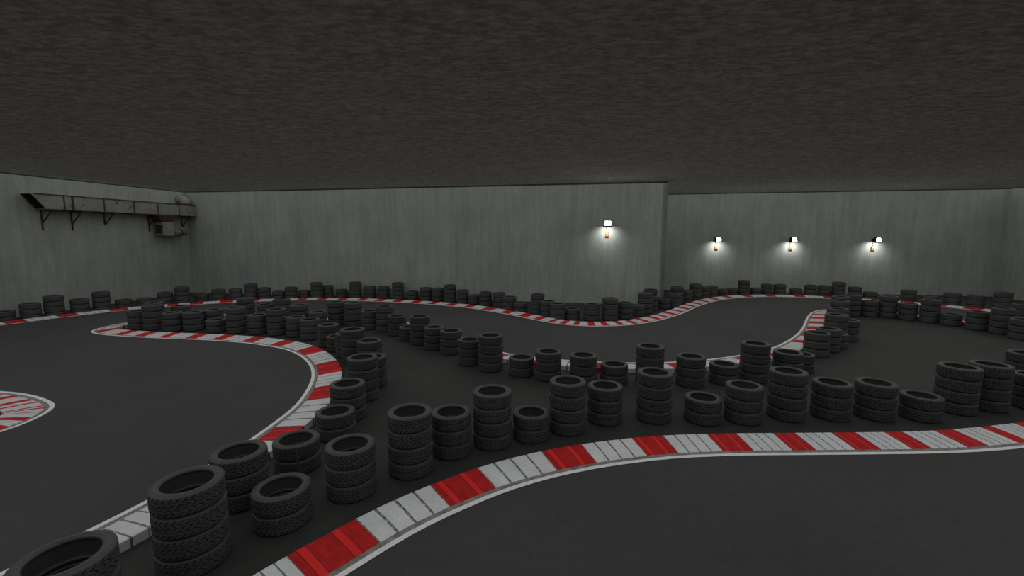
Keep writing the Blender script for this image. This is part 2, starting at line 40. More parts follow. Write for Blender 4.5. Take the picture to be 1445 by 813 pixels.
STACKS = {
 'far': [
  (-22.305,18.857,2,0.351),
  (-21.834,19.508,3,0.352),
  (-21.46,20.184,4,0.352),
  (-21,20.937,3,0.351),
  (-20.614,21.652,4,0.35),
  (-20.224,22.458,2,0.348),
  (-19.576,22.997,2,0.347),
  (-18.86,23.467,3,0.349),
  (-18.23,23.877,4,0.349),
  (-17.706,24.641,2,0.349),
  (-16.802,24.761,3,0.347),
  (-16.054,25.113,3,0.346),
  (-15.317,25.393,4,0.344),
  (-14.636,25.565,3,0.346),
  (-13.953,25.842,2,0.341),
  (-13.21,25.867,3,0.345),
  (-12.598,26.258,2,0.343),
  (-11.765,26.083,4,0.343),
  (-11.379,26.668,3,0.345),
  (-10.53,26.759,2,0.346),
  (-9.542,26.373,4,0.345),
  (-8.658,26.349,3,0.345),
  (-7.791,26.235,3,0.344),
  (-6.843,25.956,4,0.345),
  (-5.967,25.9,2,0.346),
  (-5.098,25.56,3,0.345),
  (-4.339,25.342,3,0.345),
  (-3.537,24.78,4,0.347),
  (-2.79,24.486,3,0.339),
  (-2.123,24.214,2,0.346),
  (-1.438,23.603,3,0.344),
  (-0.697,23.264,3,0.344),
  (-0.113,21.792,3,0.339),
  (0.435,21.345,2,0.342),
  (1.235,20.82,4,0.339),
  (1.68,20.291,3,0.34),
  (2.065,19.494,3,0.341),
  (2.744,19.671,2,0.348),
  (3.581,19.383,3,0.349),
  (4.424,19.451,4,0.35),
  (5.204,19.833,3,0.342),
  (6.013,20.66,2,0.339),
  (6.549,21.231,4,0.351),
  (7.3,22.741,4,0.347),
  (7.134,22.06,3,0.343),
  (7.997,22.715,2,0.339),
  (8.634,22.999,3,0.347),
  (9.128,23.882,4,0.344),
  (9.811,24.351,3,0.34),
  (10.712,25.281,4,0.344),
  (11.51,25.967,3,0.341),
  (12.203,26.42,3,0.342),
  (13.093,26.858,2,0.34),
  (13.933,27.375,2,0.345),
  (14.632,27.331,4,0.343),
  (15.468,27.445,2,0.345),
  (16.169,27.445,3,0.344),
  (16.925,27.348,3,0.344),
  (17.839,27.163,2,0.345),
  (18.569,26.922,3,0.349),
  (19.224,26.618,3,0.345),
  (19.841,26.278,4,0.347),
  (20.524,25.884,3,0.348),
  (21.149,25.495,2,0.339),
  (22.429,24.443,3,0.35),
  (23.041,23.831,2,0.35),
  (23.585,23.128,3,0.352),
  (24,22.319,3,0.352),
  (24.465,21.502,4,0.351),
  (22.943,19.347,3,0.346),
 ],
 'right': [
  (16.937,20.403,3,0.343),
  (17.571,20.111,4,0.343),
  (18.008,19.566,3,0.343),
  (18.433,18.96,4,0.343),
  (18.709,18.286,2,0.343),
  (18.905,17.424,3,0.343),
  (19.043,16.656,4,0.343),
  (18.802,15.776,3,0.343),
 ],
 'tip': [
  (9.688,13.557,3,0.356),
  (10.473,14.15,3,0.356),
  (11.613,15.354,4,0.357),
  (11.059,14.577,2,0.357),
  (12.58,16.593,4,0.351),
  (14.208,18.661,4,0.352),
  (15.225,19.985,4,0.354),
  (12.268,15.667,3,0.357),
  (16.248,20.588,4,0.359),
 ],
 'mid': [
  (-4.408,16.465,3,0.349),
  (-3.773,15.656,2,0.352),
  (-3.237,15.061,4,0.352),
  (-2.611,14.407,3,0.349),
  (-1.974,13.845,3,0.352),
  (-1.246,12.644,3,0.346),
  (-0.604,12.08,4,0.349),
  (0.258,11.628,2,0.348),
  (0.967,11.301,3,0.349),
  (1.843,10.951,3,0.351),
  (2.649,10.984,2,0.349),
  (3.534,10.87,4,0.351),
  (4.567,10.815,3,0.351),
  (5.502,10.999,2,0.352),
  (6.38,11.152,4,0.352),
  (7.302,11.228,3,0.352),
  (8.126,11.976,2,0.351),
 ],
 'left': [
  (-15.313,17.567,3,0.345),
  (-14.607,17.483,4,0.353),
  (-15.189,18.288,4,0.344),
  (-13.586,17.199,3,0.346),
  (-14.54,18.892,3,0.356),
  (-12.885,17.331,3,0.355),
  (-12.419,17.889,3,0.36),
  (-11.753,17.02,2,0.352),
  (-10.839,16.88,4,0.351),
  (-12.066,19.517,4,0.353),
  (-9.907,16.705,3,0.356),
  (-11.063,19.331,3,0.355),
  (-9.066,16.527,4,0.344),
  (-10.266,19.219,4,0.351),
  (-8.212,16.279,3,0.35),
  (-8.686,17.558,4,0.354),
  (-7.452,15.805,3,0.35),
  (-7.847,17.336,3,0.348),
  (-7.532,18.402,4,0.345),
  (-6.685,18.126,4,0.347),
  (-5.809,17.591,3,0.351),
  (-5.076,17.168,4,0.352),
 ],
 'curve': [
  (-3.893,5.887,3,0.357),
  (-3.53,6.793,2,0.353),
  (-3.356,7.936,2,0.354),
  (-3.424,8.769,3,0.351),
  (-3.474,9.844,4,0.347),
  (-3.563,10.8,3,0.352),
  (-4.192,12.509,3,0.356),
  (-4.805,12.891,4,0.354),
  (-5.214,13.476,3,0.348),
  (-5.806,14.203,2,0.349),
  (-6.335,14.788,3,0.344),
 ],
 'front': [
  (-3.934,3.517,4,0.358),
  (-3.714,4.694,4,0.361),
  (-3.056,5.423,2,0.355),
  (-2.389,6.103,3,0.353),
  (-1.645,6.707,4,0.355),
  (-1.063,7.3,3,0.349),
  (-0.358,7.634,4,0.353),
  (0.363,7.885,2,0.347),
  (1.082,8.193,4,0.353),
  (1.915,8.642,3,0.356),
  (2.951,8.727,4,0.359),
  (3.941,8.644,2,0.358),
  (4.777,8.659,3,0.357),
  (5.76,8.805,4,0.355),
  (6.719,8.839,3,0.357),
  (7.63,8.822,3,0.355),
  (8.539,8.756,2,0.349),
  (9.649,9.128,4,0.36),
  (10.493,9.279,4,0.352),
  (13.465,11.131,3,0.356),
  (11.54,9.322,3,0.35),
 ],
}

# ------------------------------------------------------------------ helpers
def tag(o, label=None, cat=None, group=None, kind=None):
    if label: o['label'] = label
    if cat: o['category'] = cat
    if group: o['group'] = group
    if kind: o['kind'] = kind
    return o

def link(name, me, parent=None, loc=None):
    o = bpy.data.objects.new(name, me)
    COL.objects.link(o)
    if parent is not None: o.parent = parent
    if loc is not None: o.location = loc
    return o

def empty(name, loc=(0, 0, 0), rz=0.0):
    o = bpy.data.objects.new(name, None)
    COL.objects.link(o)
    o.location = loc; o.rotation_euler = (0, 0, rz); o.empty_display_size = 0.2
    return o

def mesh_from(name, verts, faces, mats, midx=None, smooth=False, uvs=None):
    me = bpy.data.meshes.new(name)
    me.from_pydata([tuple(v) for v in verts], [], faces)
    for m in (mats if isinstance(mats, (list, tuple)) else [mats]): me.materials.append(m)
    if midx:
        for p, i in zip(me.polygons, midx): p.material_index = i
    if smooth:
        for p in me.polygons: p.use_smooth = True
    if uvs:
        lay = me.uv_layers.new(name='UVMap'); k = 0
        for f in uvs:
            for uv in f:
                lay.data[k].uv = uv; k += 1
    me.update()
    return me

def bm_mesh(name, bm, mats, smooth=False):
    bmesh.ops.recalc_face_normals(bm, faces=bm.faces[:])
    me = bpy.data.meshes.new(name); bm.to_mesh(me); bm.free()
    for m in (mats if isinstance(mats, (list, tuple)) else [mats]): me.materials.append(m)
    if smooth:
        for p in me.polygons: p.use_smooth = True
    return me

def add_hexa(bm, p):
    """8 points: bottom ring 0-3, top ring 4-7"""
    v = [bm.verts.new(q) for q in p]
    for f in ((3, 2, 1, 0), (4, 5, 6, 7), (0, 1, 5, 4), (1, 2, 6, 5), (2, 3, 7, 6), (3, 0, 4, 7)):
        bm.faces.new([v[i] for i in f])

def add_box(bm, lo, hi, mat=None):
    x0, y0, z0 = lo; x1, y1, z1 = hi
    p = [Vector(q) for q in ((x0, y0, z0), (x1, y0, z0), (x1, y1, z0), (x0, y1, z0), (x0, y0, z1), (x1, y0, z1), (x1, y1, z1), (x0, y1, z1))]
    if mat is not None: p = [mat @ q for q in p]
    add_hexa(bm, p)

def add_bar(bm, a, b, w, h=None):
    a = Vector(a); b = Vector(b); h = h or w
    d = (b - a).normalized()
    s = d.cross(Vector((0, 0, 1)))
    if s.length < 1e-4: s = Vector((1, 0, 0))
    s.normalize(); u = s.cross(d).normalized()
    s *= w / 2; u *= h / 2
    add_hexa(bm, [a - s - u, a + s - u, b + s - u, b - s - u, a - s + u, a + s + u, b + s + u, b - s + u])

def add_tube(bm, path, rad, seg=12, cap=True):
    rings = []
    n = len(path); P = [Vector(p) for p in path]
    ref = None
    for i in range(n):
        t = (P[min(i + 1, n - 1)] - P[max(i - 1, 0)]).normalized()
        if ref is None:
            ref = t.cross(Vector((0, 0, 1)))
            if ref.length < 1e-3: ref = Vector((1, 0, 0))
        ref = (ref - t * ref.dot(t)).normalized()
        b = t.cross(ref)
        r = rad[i] if isinstance(rad, (list, tuple)) else rad
        rings.append([bm.verts.new(P[i] + (ref * math.cos(a) + b * math.sin(a)) * r) for a in (2 * PI * k / seg for k in range(seg))])
    for i in range(n - 1):
        for k in range(seg):
            bm.faces.new([rings[i][k], rings[i][(k + 1) % seg], rings[i + 1][(k + 1) % seg], rings[i + 1][k]])
    if cap:
        bm.faces.new(rings[0][::-1]); bm.faces.new(rings[-1])

# ------------------------------------------------------------------ materials
class NT:
    def __init__(self, name):
        self.m = bpy.data.materials.new(name); self.m.use_nodes = True
        self.t = self.m.node_tree; self.n = self.t.nodes; self.l = self.t.links
        self.b = self.n['Principled BSDF']
    def node(self, typ, **kw):
        x = self.n.new(typ)
        for k, v in kw.items():
            if k in x.inputs.keys(): x.inputs[k].default_value = v
            else: setattr(x, k, v)
        return x
    def link(self, a, b): self.l.new(a, b)
    def coords(self, kind='Object', scale=(1, 1, 1)):
        tc = self.node('ShaderNodeTexCoord'); mp = self.node('ShaderNodeMapping')
        mp.inputs['Scale'].default_value = scale
        self.link(tc.outputs[kind], mp.inputs['Vector']); return mp.outputs['Vector']
    def noise(self, vec, scale, detail=4, rough=.55):
        x = self.node('ShaderNodeTexNoise', Scale=scale, Detail=detail, Roughness=rough)
        self.link(vec, x.inputs['Vector']); return x.outputs['Fac']
    def ramp(self, fac, stops):
        r = self.node('ShaderNodeValToRGB'); e = r.color_ramp.elements
        while len(e) < len(stops): e.new(0.5)
        for el, (p, c) in zip(e, stops):
            el.position = p; el.color = (c[0], c[1], c[2], 1) if not isinstance(c, (int, float)) else (c, c, c, 1)
        self.link(fac, r.inputs['Fac']); return r.outputs['Color']
    def mix(self, fac, a, b, typ='MIX'):
        x = self.node('ShaderNodeMix', data_type='RGBA', blend_type=typ)
        if isinstance(fac, (int, float)): x.inputs[0].default_value = fac
        else: self.link(fac, x.inputs[0])
        for v, s in ((a, 6), (b, 7)):
            if isinstance(v, tuple): x.inputs[s].default_value = (*v, 1)
            else: self.link(v, x.inputs[s])
        return x.outputs[2]
    def math(self, op, a, b=None, c=None):
        x = self.node('ShaderNodeMath', operation=op)
        for i, v in enumerate((a, b, c)):
            if v is None: continue
            if isinstance(v, (int, float)): x.inputs[i].default_value = v
            else: self.link(v, x.inputs[i])
        return x.outputs[0]
    def bump(self, fac, strength, dist):
        b = self.node('ShaderNodeBump', Strength=strength, Distance=dist)
        self.link(fac, b.inputs['Height']); self.link(b.outputs['Normal'], self.b.inputs['Normal'])
    def done(self, col=None, rough=.8, metal=0.0, spec=.3):
        if col is not None:
            if isinstance(col, tuple): self.b.inputs['Base Color'].default_value = (*col, 1)
            else: self.link(col, self.b.inputs['Base Color'])
        self.b.inputs['Roughness'].default_value = rough
        self.b.inputs['Metallic'].default_value = metal
        self.b.inputs['Specular IOR Level'].default_value = spec
        return self.m

def mat_wall():
    k = NT('wall_concrete')
    g = k.coords('Object')
    streak = k.noise(k.coords('Object', (2.2, 2.2, .22)), 1.6, 6, .65)
    blot = k.noise(g, .55, 5, .6)
    fine = k.noise(g, 9.0, 6, .7)
    c = k.ramp(blot, [(.30, (.336, .366, .338)), (.70, (.413, .446, .412))])
    c = k.mix(.55, c, k.ramp(streak, [(.32, (.60, .62, .59)), (.68, (1.0, 1.0, 1.0))]), 'MULTIPLY')
    c = k.mix(.45, c, k.ramp(fine, [(.35, (.68, .68, .68)), (.65, (1.0, 1.0, 1.0))]), 'MULTIPLY')
    # small dark spatters
    sp = k.noise(g, 3.1, 8, .75)
    c = k.mix(k.ramp(sp, [(.66, 0.0), (.74, .55)]), c, (.16, .15, .13))
    k.bump(fine, .25, .01)
    return k.done(c, .9, spec=.15)

def mat_ceiling():
    k = NT('ceiling_rough_concrete')
    g = k.coords('Object', (1, 1.6, 1))
    big = k.noise(g, .45, 5, .6); mid = k.noise(g, 2.2, 8, .7); fine = k.noise(g, 7.0, 6, .7)
    c = k.ramp(big, [(.3, (.88, .865, .83)), (.7, (.95, .94, .915))])
    c = k.mix(.75, c, k.ramp(mid, [(.36, (.74, .74, .735)), (.62, (1.0, 1.0, 1.0))]), 'MULTIPLY')
    c = k.mix(.12, c, k.ramp(fine, [(.38, (.5, .5, .5)), (.6, (1.0, 1.0, 1.0))]), 'MULTIPLY')
    flake = k.noise(k.coords('Object', (1, 2.2, 1)), 4.2, 10, .82)
    c = k.mix(.8, c, k.ramp(flake, [(.43, (.46, .455, .45)), (.57, (1.0, 1.02, 1.02))]), 'MULTIPLY')
    k.bump(flake, .8, .08)
    return k.done(c, .92, spec=.1)

def mat_floor():
    k = NT('floor_dark_concrete')
    g = k.coords('Object')
    big = k.noise(g, .5, 5, .6); mid = k.noise(k.coords('Object', (.5, 2.5, 1)), 2.0, 6, .65)
    c = k.ramp(big, [(.3, (.026, .030, .027)), (.7, (.036, .041, .036))])
    c = k.mix(.5, c, k.ramp(mid, [(.35, (.7, .7, .7)), (.65, (1.0, 1.0, 1.0))]), 'MULTIPLY')
    k.bump(mid, .15, .01)
    return k.done(c, .75, spec=.25)

def mat_asphalt():
    k = NT('asphalt')
    g = k.coords('Object')
    grain = k.noise(g, 60.0, 4, .8); mid = k.noise(g, 4.0, 6, .65); big = k.noise(g, .35, 4, .5)
    c = k.ramp(big, [(.3, (.051, .0505, .0515)), (.7, (.064, .0635, .0645))])
    c = k.mix(.6, c, k.ramp(mid, [(.35, (.78, .78, .78)), (.65, (1.0, 1.0, 1.0))]), 'MULTIPLY')
    c = k.mix(.75, c, k.ramp(grain, [(.35, (.55, .55, .55)), (.55, (.95, .95, .95)), (.72, (1.5, 1.5, 1.5))]), 'MULTIPLY')
    k.bump(grain, .35, .01)
    return k.done(c, .85, spec=.3)

def uv_xy(k):
    u = k.node('ShaderNodeUVMap'); s = k.node('ShaderNodeSeparateXYZ')
    k.link(u.outputs['UV'], s.inputs[0]); return s.outputs[0], s.outputs[1]

def mat_kerb_white():
    k = NT('kerb_white_paint')
    x, y = uv_xy(k)
    g = k.coords('Object')
    d1 = k.noise(g, 2.5, 6, .65); d2 = k.noise(g, 22.0, 5, .7)
    c = k.ramp(d1, [(.3, (.55, .57, .585)), (.7, (.69, .71, .73))])
    c = k.mix(.45, c, k.ramp(d2, [(.3, (.72, .71, .68)), (.6, (1.0, 1.0, 1.0))]), 'MULTIPLY')
    # scuffed dark joints running across the kerb, four to a block
    f = k.math('FRACT', k.math('MULTIPLY', x, 4.0))
    dist = k.math('ABSOLUTE', k.math('SUBTRACT', f, .5))
    ln = k.math('GREATER_THAN', k.math('ADD', dist, k.math('MULTIPLY', k.noise(k.coords('UV', (14, 40, 1)), 1.0, 4, .8), .085)), .474)
    jag = k.noise(k.coords('UV', (9, 16, 1)), 1.6, 5, .8)
    msk = k.ramp(jag, [(.41, 0.0), (.50, .95)])
    c = k.mix(k.math('MULTIPLY', ln, msk), c, (.035, .035, .035))
    ln2 = k.math('GREATER_THAN', dist, .478)
    c = k.mix(k.math('MULTIPLY', ln2, .55), c, (.17, .17, .17))
    return k.done(c, .6, spec=.35)

def mat_kerb_red():
    k = NT('kerb_red_paint')
    x, y = uv_xy(k)
    g = k.coords('Object')
    d1 = k.noise(g, 5.0, 6, .7); d2 = k.noise(g, 30.0, 5, .75)
    c = k.ramp(d1, [(.3, (.40, .012, .015)), (.7, (.62, .022, .022))])
    c = k.mix(.5, c, k.ramp(d2, [(.3, (.55, .55, .55)), (.6, (1.0, 1.0, 1.0))]), 'MULTIPLY')
    brush = k.noise(k.coords('UV', (26, 2.2, 1)), 1.0, 6, .75)
    c = k.mix(.55, c, k.ramp(brush, [(.34, (.50, .50, .50)), (.60, (1.0, 1.0, 1.0))]), 'MULTIPLY')
    f = k.math('FRACT', k.math('ADD', k.math('MULTIPLY', x, 2.0), .15))
    dist = k.math('ABSOLUTE', k.math('SUBTRACT', f, .5))
    c = k.mix(k.math('MULTIPLY', k.math('LESS_THAN', dist, .11), .8), c, (.74, .028, .024))
    edge = k.math('MULTIPLY', k.math('GREATER_THAN', dist, .11), k.math('LESS_THAN', dist, .135))
    c = k.mix(k.math('MULTIPLY', edge, .7), c, (.10, .015, .015))
    return k.done(c, .7, spec=.12)

def mat_line():
    k = NT('edge_line_paint')
    g = k.coords('Object')
    d = k.noise(g, 14.0, 6, .7)
    return k.done(k.ramp(d, [(.3, (.60, .615, .62)), (.6, (.76, .775, .78))]), .6, spec=.35)

def mat_gutter():
    k = NT('gutter_concrete')
    g = k.coords('Object')
    d = k.noise(g, 6.0, 6, .7); d2 = k.noise(g, 28, 4, .7)
    c = k.ramp(d, [(.3, (.13, .125, .11)), (.68, (.34, .335, .31))])
    c = k.mix(.6, c, k.ramp(d2, [(.35, (.5, .5, .5)), (.6, (1, 1, 1))]), 'MULTIPLY')
    return k.done(c, .85, spec=.2)

def mat_rubber(name, a, b, rough):
    k = NT(name)
    g = k.coords('Object')
    d = k.noise(g, 6.0, 5, .65)
    return k.done(k.ramp(d, [(.3, a), (.7, b)]), rough, spec=.35)

def mat_metal_rust():
    k = NT('galvanised_sheet_rusty')
    g = k.coords('Object')
    d = k.noise(g, 2.6, 7, .7); e = k.noise(g, 1.1, 5, .6)
    c = k.ramp(e, [(.3, (.170, .178, .164)), (.7, (.275, .284, .264))])
    c = k.mix(k.ramp(d, [(.57, 0.0), (.66, .9)]), c, (.105, .052, .028))
    return k.done(c, .7, metal=.15, spec=.3)

def mat_rust():
    k = NT('rusty_iron')
    g = k.coords('Object')
    d = k.noise(g, 5.0, 6, .7)
    return k.done(k.ramp(d, [(.3, (.035, .022, .016)), (.7, (.12, .062, .034))]), .9, spec=.2)

def mat_plain(name, col, rough=.6, metal=0, spec=.3):
    k = NT(name); g = k.coords('Object'); d = k.noise(g, 12, 4, .6)
    lo = tuple(c * .85 for c in col); hi = tuple(min(1, c * 1.12) for c in col)
    return k.done(k.ramp(d, [(.3, lo), (.7, hi)]), rough, metal, spec)

def mat_glow(name, strength):
    k = NT(name); b = k.b
    b.inputs['Base Color'].default_value = (.9, .9, .9, 1)
    b.inputs['Emission Color'].default_value = (1, .985, .95, 1)
    b.inputs['Emission Strength'].default_value = strength
    return k.m

M = dict(wall=mat_wall(), ceil=mat_ceiling(), floor=mat_floor(), asphalt=mat_asphalt(), white=mat_kerb_white(), red=mat_kerb_red(),
         line=mat_line(), gutter=mat_gutter(),
         side=mat_rubber('tyre_sidewall_rubber', (.039, .0385, .038), (.053, .052, .051), .5),
         tread=mat_rubber('tyre_tread_rubber', (.046, .050, .0495), (.062, .0665, .0655), .7),
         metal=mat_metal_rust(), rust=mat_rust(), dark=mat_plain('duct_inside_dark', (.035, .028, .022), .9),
         black=mat_plain('lamp_black_metal', (.012, .012, .012), .5), glow=mat_glow('lamp_glass_lit', 26.0),
         orange=mat_plain('orange_plastic', (.62, .17, .07), .5), yellow=mat_plain('yellow_plastic', (.75, .42, .10), .5))

# ------------------------------------------------------------------ room shell
def V2(x, y): return Vector((x, y))
DIR = V2(1, -.186).normalized()                 # along the far wall, to the right
DEP = V2(.186, 1).normalized()                  # into the room's depth
P_LEFT = V2(-21.5, 29.2)                        # far left corner
P_STEP = P_LEFT + DIR * ((8.3 + 21.5) / DIR.x)  # where the far wall steps back
P_STEP2 = P_STEP + DEP * 7.35
P_RIGHT = P_STEP2 + DIR * ((30.3 - P_STEP2.x) / DIR.x)
P_NR = P_RIGHT - DEP * 37.0
P_NL = P_LEFT - DEP * 38.5
T = .25                                          # wall thickness

def wall(name, a, b, z0=FLOOR_Z - .2, z1=CEIL_Z + .2):
    d = (b - a).normalized(); n = V2(d.y, -d.x)   # room lies on the right of a->b ; wall body on the left
    q = [a, b, b - n * T, a - n * T]
    bm = bmesh.new()
    add_hexa(bm, [Vector((p.x, p.y, z0)) for p in q] + [Vector((p.x, p.y, z1)) for p in q])
    return tag(link(name, bm_mesh(name, bm, M['wall'])), kind='structure')

wall('wall_left', P_NL - DEP * T, P_LEFT + DEP * T)
wall('wall_back', P_LEFT, P_STEP)
wall('wall_return', P_STEP, P_STEP2)
wall('wall_far', P_STEP2, P_RIGHT)
wall('wall_right', P_RIGHT + DEP * T, P_NR - DEP * T)
wall('wall_front', P_NR, P_NL)

def slab(name, pts, z0, z1, mat, kind='structure', label=None, cat=None):
    """flat slab from a (possibly concave) outline"""
    P = [Vector((p[0], p[1], 0)) for p in pts]
    tri = tessellate_polygon([P])
    n = len(P)
    verts = [(p.x, p.y, z1) for p in P] + [(p.x, p.y, z0) for p in P]
    faces = []
    for t in tri:
        a, b, c = (P[i] for i in t)
        if (b - a).cross(c - a).z < 0: t = t[::-1]
        faces.append(tuple(t)); faces.append(tuple(i + n for i in reversed(t)))
    for i in range(n):
        j = (i + 1) % n
        faces.append((i, i + n, j + n, j))
    me = mesh_from(name, verts, faces, mat)
    bm = bmesh.new(); bm.from_mesh(me); bmesh.ops.recalc_face_normals(bm, faces=bm.faces[:]); bm.to_mesh(me); bm.free()
    o = link(name, me)
    return tag(o, label, cat, None, kind)

ROOM = [P_NL, P_LEFT, P_STEP, P_STEP2, P_RIGHT, P_NR]
slab('floor', ROOM, FLOOR_Z - .2, FLOOR_Z, M['floor'])
slab('ceiling', ROOM, CEIL_Z, CEIL_Z + .2, M['ceil'])

# ------------------------------------------------------------------ asphalt
kA, kB, kC, kD = (KERBS[k] for k in 'ABCD')
slab('asphalt_track', kC['a'] + [(24.0, 5.0), (18.7, 5.0)] + kB['a'][::-1] + [(-9.3, -3.0), (-12, -5.5), (-27, -5.5), (-25.2, 4.0)],
     FLOOR_Z - .02, 0.0, M['asphalt'])
slab('asphalt_track', kA['a'] + [(17.5, 8.6), (17.5, -6.0), (-3.2, -6.0), (-3.2, -1.0)], FLOOR_Z - .02, 0.0, M['asphalt'])
slab('floor_island', kD['b'][1:-1], FLOOR_Z - .01, .012, M['floor'])

# ------------------------------------------------------------------ kerbs
def kerb(K, label):
    """base curve a (asphalt edge) and outer curve b; red blocks at arc ranges r"""
    s, A, B, reds = K['s'], K['a'], K['b'], K['r']
    cuts = set(s)
    for r0, r1 in reds: cuts.add(r0); cuts.add(r1)
    cuts = sorted(c for c in cuts if s[0] <= c <= s[-1])
    cl = [cuts[0]]
    for c in cuts[1:]:
        if c - cl[-1] > 1e-3: cl.append(c)
    cuts = cl
    import bisect
    def at(P, q):
        i = min(max(bisect.bisect_right(s, q) - 1, 0), len(s) - 2)
        t = (q - s[i]) / max(1e-6, s[i + 1] - s[i])
        return V2(P[i][0] + (P[i + 1][0] - P[i][0]) * t, P[i][1] + (P[i + 1][1] - P[i][1]) * t)
    edges = sorted([s[0] - .3] + [e for r in reds for e in r] + [s[-1] + .3])
    prof = [(.0, .006), (.11, .006), (.11, .003), (.22, .003), (.22, .006), (.48, .028), (.82, .045), (.985, KERB_Z), (1.0, KERB_Z - .008), (1.0, FLOOR_Z - .01)]
    def ring(q):
        a, b = at(A, q), at(B, q)
        return [Vector((a.x + (b.x - a.x) * u, a.y + (b.y - a.y) * u, z)) for u, z in prof]
    rings = [ring(q) for q in cuts]
    def strip(i0, i1, paint):
        verts, faces, midx, uvs = [], [], [], []
        for j, q in enumerate(cuts[:-1]):
            q2 = cuts[j + 1]; mid = (q + q2) / 2
            k = bisect.bisect_right(edges, mid) - 1
            e0, e1 = edges[k], edges[min(k + 1, len(edges) - 1)]
            L = max(.05, e1 - e0)
            isred = any(r0 <= mid <= r1 for r0, r1 in reds)
            for i in range(i0, i1):
                b = len(verts)
                quad = [rings[j][i], rings[j + 1][i], rings[j + 1][i + 1], rings[j][i + 1]]
                if (quad[0] - quad[2]).length < 1e-4: continue
                verts += quad; faces.append((b, b + 1, b + 2, b + 3)); midx.append(1 if (paint and isred) else 0)
                u0, u1 = (q - e0) / L, (q2 - e0) / L
                v0, v1 = prof[i][0], prof[i + 1][0]
                uvs.append([(u0, v0), (u1, v0), (u1, v1), (u0, v1)])
        return verts, faces, midx, uvs
    def fix(me):
        bm = bmesh.new(); bm.from_mesh(me)
        bmesh.ops.remove_doubles(bm, verts=bm.verts[:], dist=1e-4)
        bmesh.ops.recalc_face_normals(bm, faces=bm.faces[:])
        up = sum(f.normal.z * f.calc_area() for f in bm.faces)
        if up < 0: bmesh.ops.reverse_faces(bm, faces=bm.faces[:])
        bm.to_mesh(me); bm.free()
    v, f, m, uv = strip(4, len(prof) - 1, True)
    me = mesh_from('kerb', v, f, [M['white'], M['red']], m, uvs=uv); fix(me)
    root = tag(link('kerb', me), label, 'kerb')
    v, f, m, uv = strip(0, 1, False)
    me = mesh_from('edge_line', v, f, [M['line']], m, uvs=uv); fix(me)
    link('edge_line', me, root)['label'] = 'plain white line along the asphalt'
    v, f, m, uv = strip(1, 4, False)
    me = mesh_from('gutter', v, f, [M['gutter']], m, uvs=uv); fix(me)
    link('gutter', me, root)['label'] = 'dirty grey concrete gutter strip'
    return root

kerb(kA, 'red and white kerb curving across the foreground beside the nearest asphalt')
kerb(kB, 'red and white kerb looping around the tyre-lined infield, pointed tip at left')
kerb(kC, 'long red and white kerb winding along the foot of the far walls')
kerb(kD, 'rounded tip of striped kerb island cut off by the left picture edge')

# ------------------------------------------------------------------ tyres
def lathe(prof, seg):
    verts, faces = [], []
    n = len(prof)
    for k in range(seg):
        a = 2 * PI * k / seg
        ca, sa = math.cos(a), math.sin(a)
        verts += [(r * ca, r * sa, z) for r, z in prof]
    for k in range(seg):
        b, d = k * n, ((k + 1) % seg) * n
        for i in range(n):
            j = (i + 1) % n
            faces.append((b + i, d + i, d + j, b + j))
    return verts, faces

H2 = TYRE_T / 2
SHOULDER = .0335
def tyre_profile(rt, depth=0.0):
    R = TYRE_R
    up = [(R - depth, .050), (R - depth, .0975)] if depth else [(R, .05), (R, .090)]
    up += [(R - .0040, .1005), (R - .0105, .1085), (R - .0190, .1140), (R - .0290, .1170), (R - .0330, .1172), (R - .0352, .1155), (R - .0375, .1182), (R - .050, .1236),
           (R - .062, H2), (R - .074, .1254), (R - .0815, .1230), (R - .0840, .1185), (R - .0900, .1188), (R - .0980, .1165), (R - .1050, .1090), (R - .1080, .098),
           (R - .1060, .090), (R - .0985, .084), (R - .0940, .074), (R - .0920, .045)]
    dn = [(r, -z) for r, z in reversed(up)]
    return up + [(R - .0915, 0.0)] + dn + [(R - depth, 0.0)]

def tyre_mesh(seg, depth=0.0, part=None):
    """whole tyre, or only its 'sidewall' rings, or only the 'carcass' between them (shoulders, tread bed, inside)"""
    prof = tyre_profile(TYRE_R, depth)
    v, f = lathe(prof, seg)
    n = len(prof)
    def ring(p):
        r = sum(math.hypot(v[q][0], v[q][1]) for q in p) / 4; z = sum(abs(v[q][2]) for q in p) / 4
        return r < TYRE_R - SHOULDER and z > .093
    if part == 'sidewall': f = [p for p in f if ring(p)]
    elif part == 'carcass': f = [p for p in f if not ring(p)]
    mi = [1 if sum(math.hypot(v[q][0], v[q][1]) for q in p) / 4 > TYRE_R - SHOULDER else 0 for p in f]
    me = mesh_from(part or 'tyre', [(x, y, z + H2) for x, y, z in v], f, [M['side'], M['tread']], mi, smooth=True)
    bm = bmesh.new(); bm.from_mesh(me)
    # face normals point away from the tyre's inner core circle
    loose = [q for q in bm.verts if not q.link_faces]
    bmesh.ops.delete(bm, geom=loose, context='VERTS')
    flip = []
    for fc in bm.faces:
        c = fc.calc_center_median(); r = math.hypot(c.x, c.y)
        core = Vector((c.x / r * (TYRE_R - .068), c.y / r * (TYRE_R - .068), H2 + max(-.09, min(.09, c.z - H2))))
        if fc.normal.dot(c - core) < 0: flip.append(fc)
    if part is None: bmesh.ops.recalc_face_normals(bm, faces=bm.faces[:])
    elif flip: bmesh.ops.reverse_faces(bm, faces=flip)
    bm.to_mesh(me); bm.free()
    return me

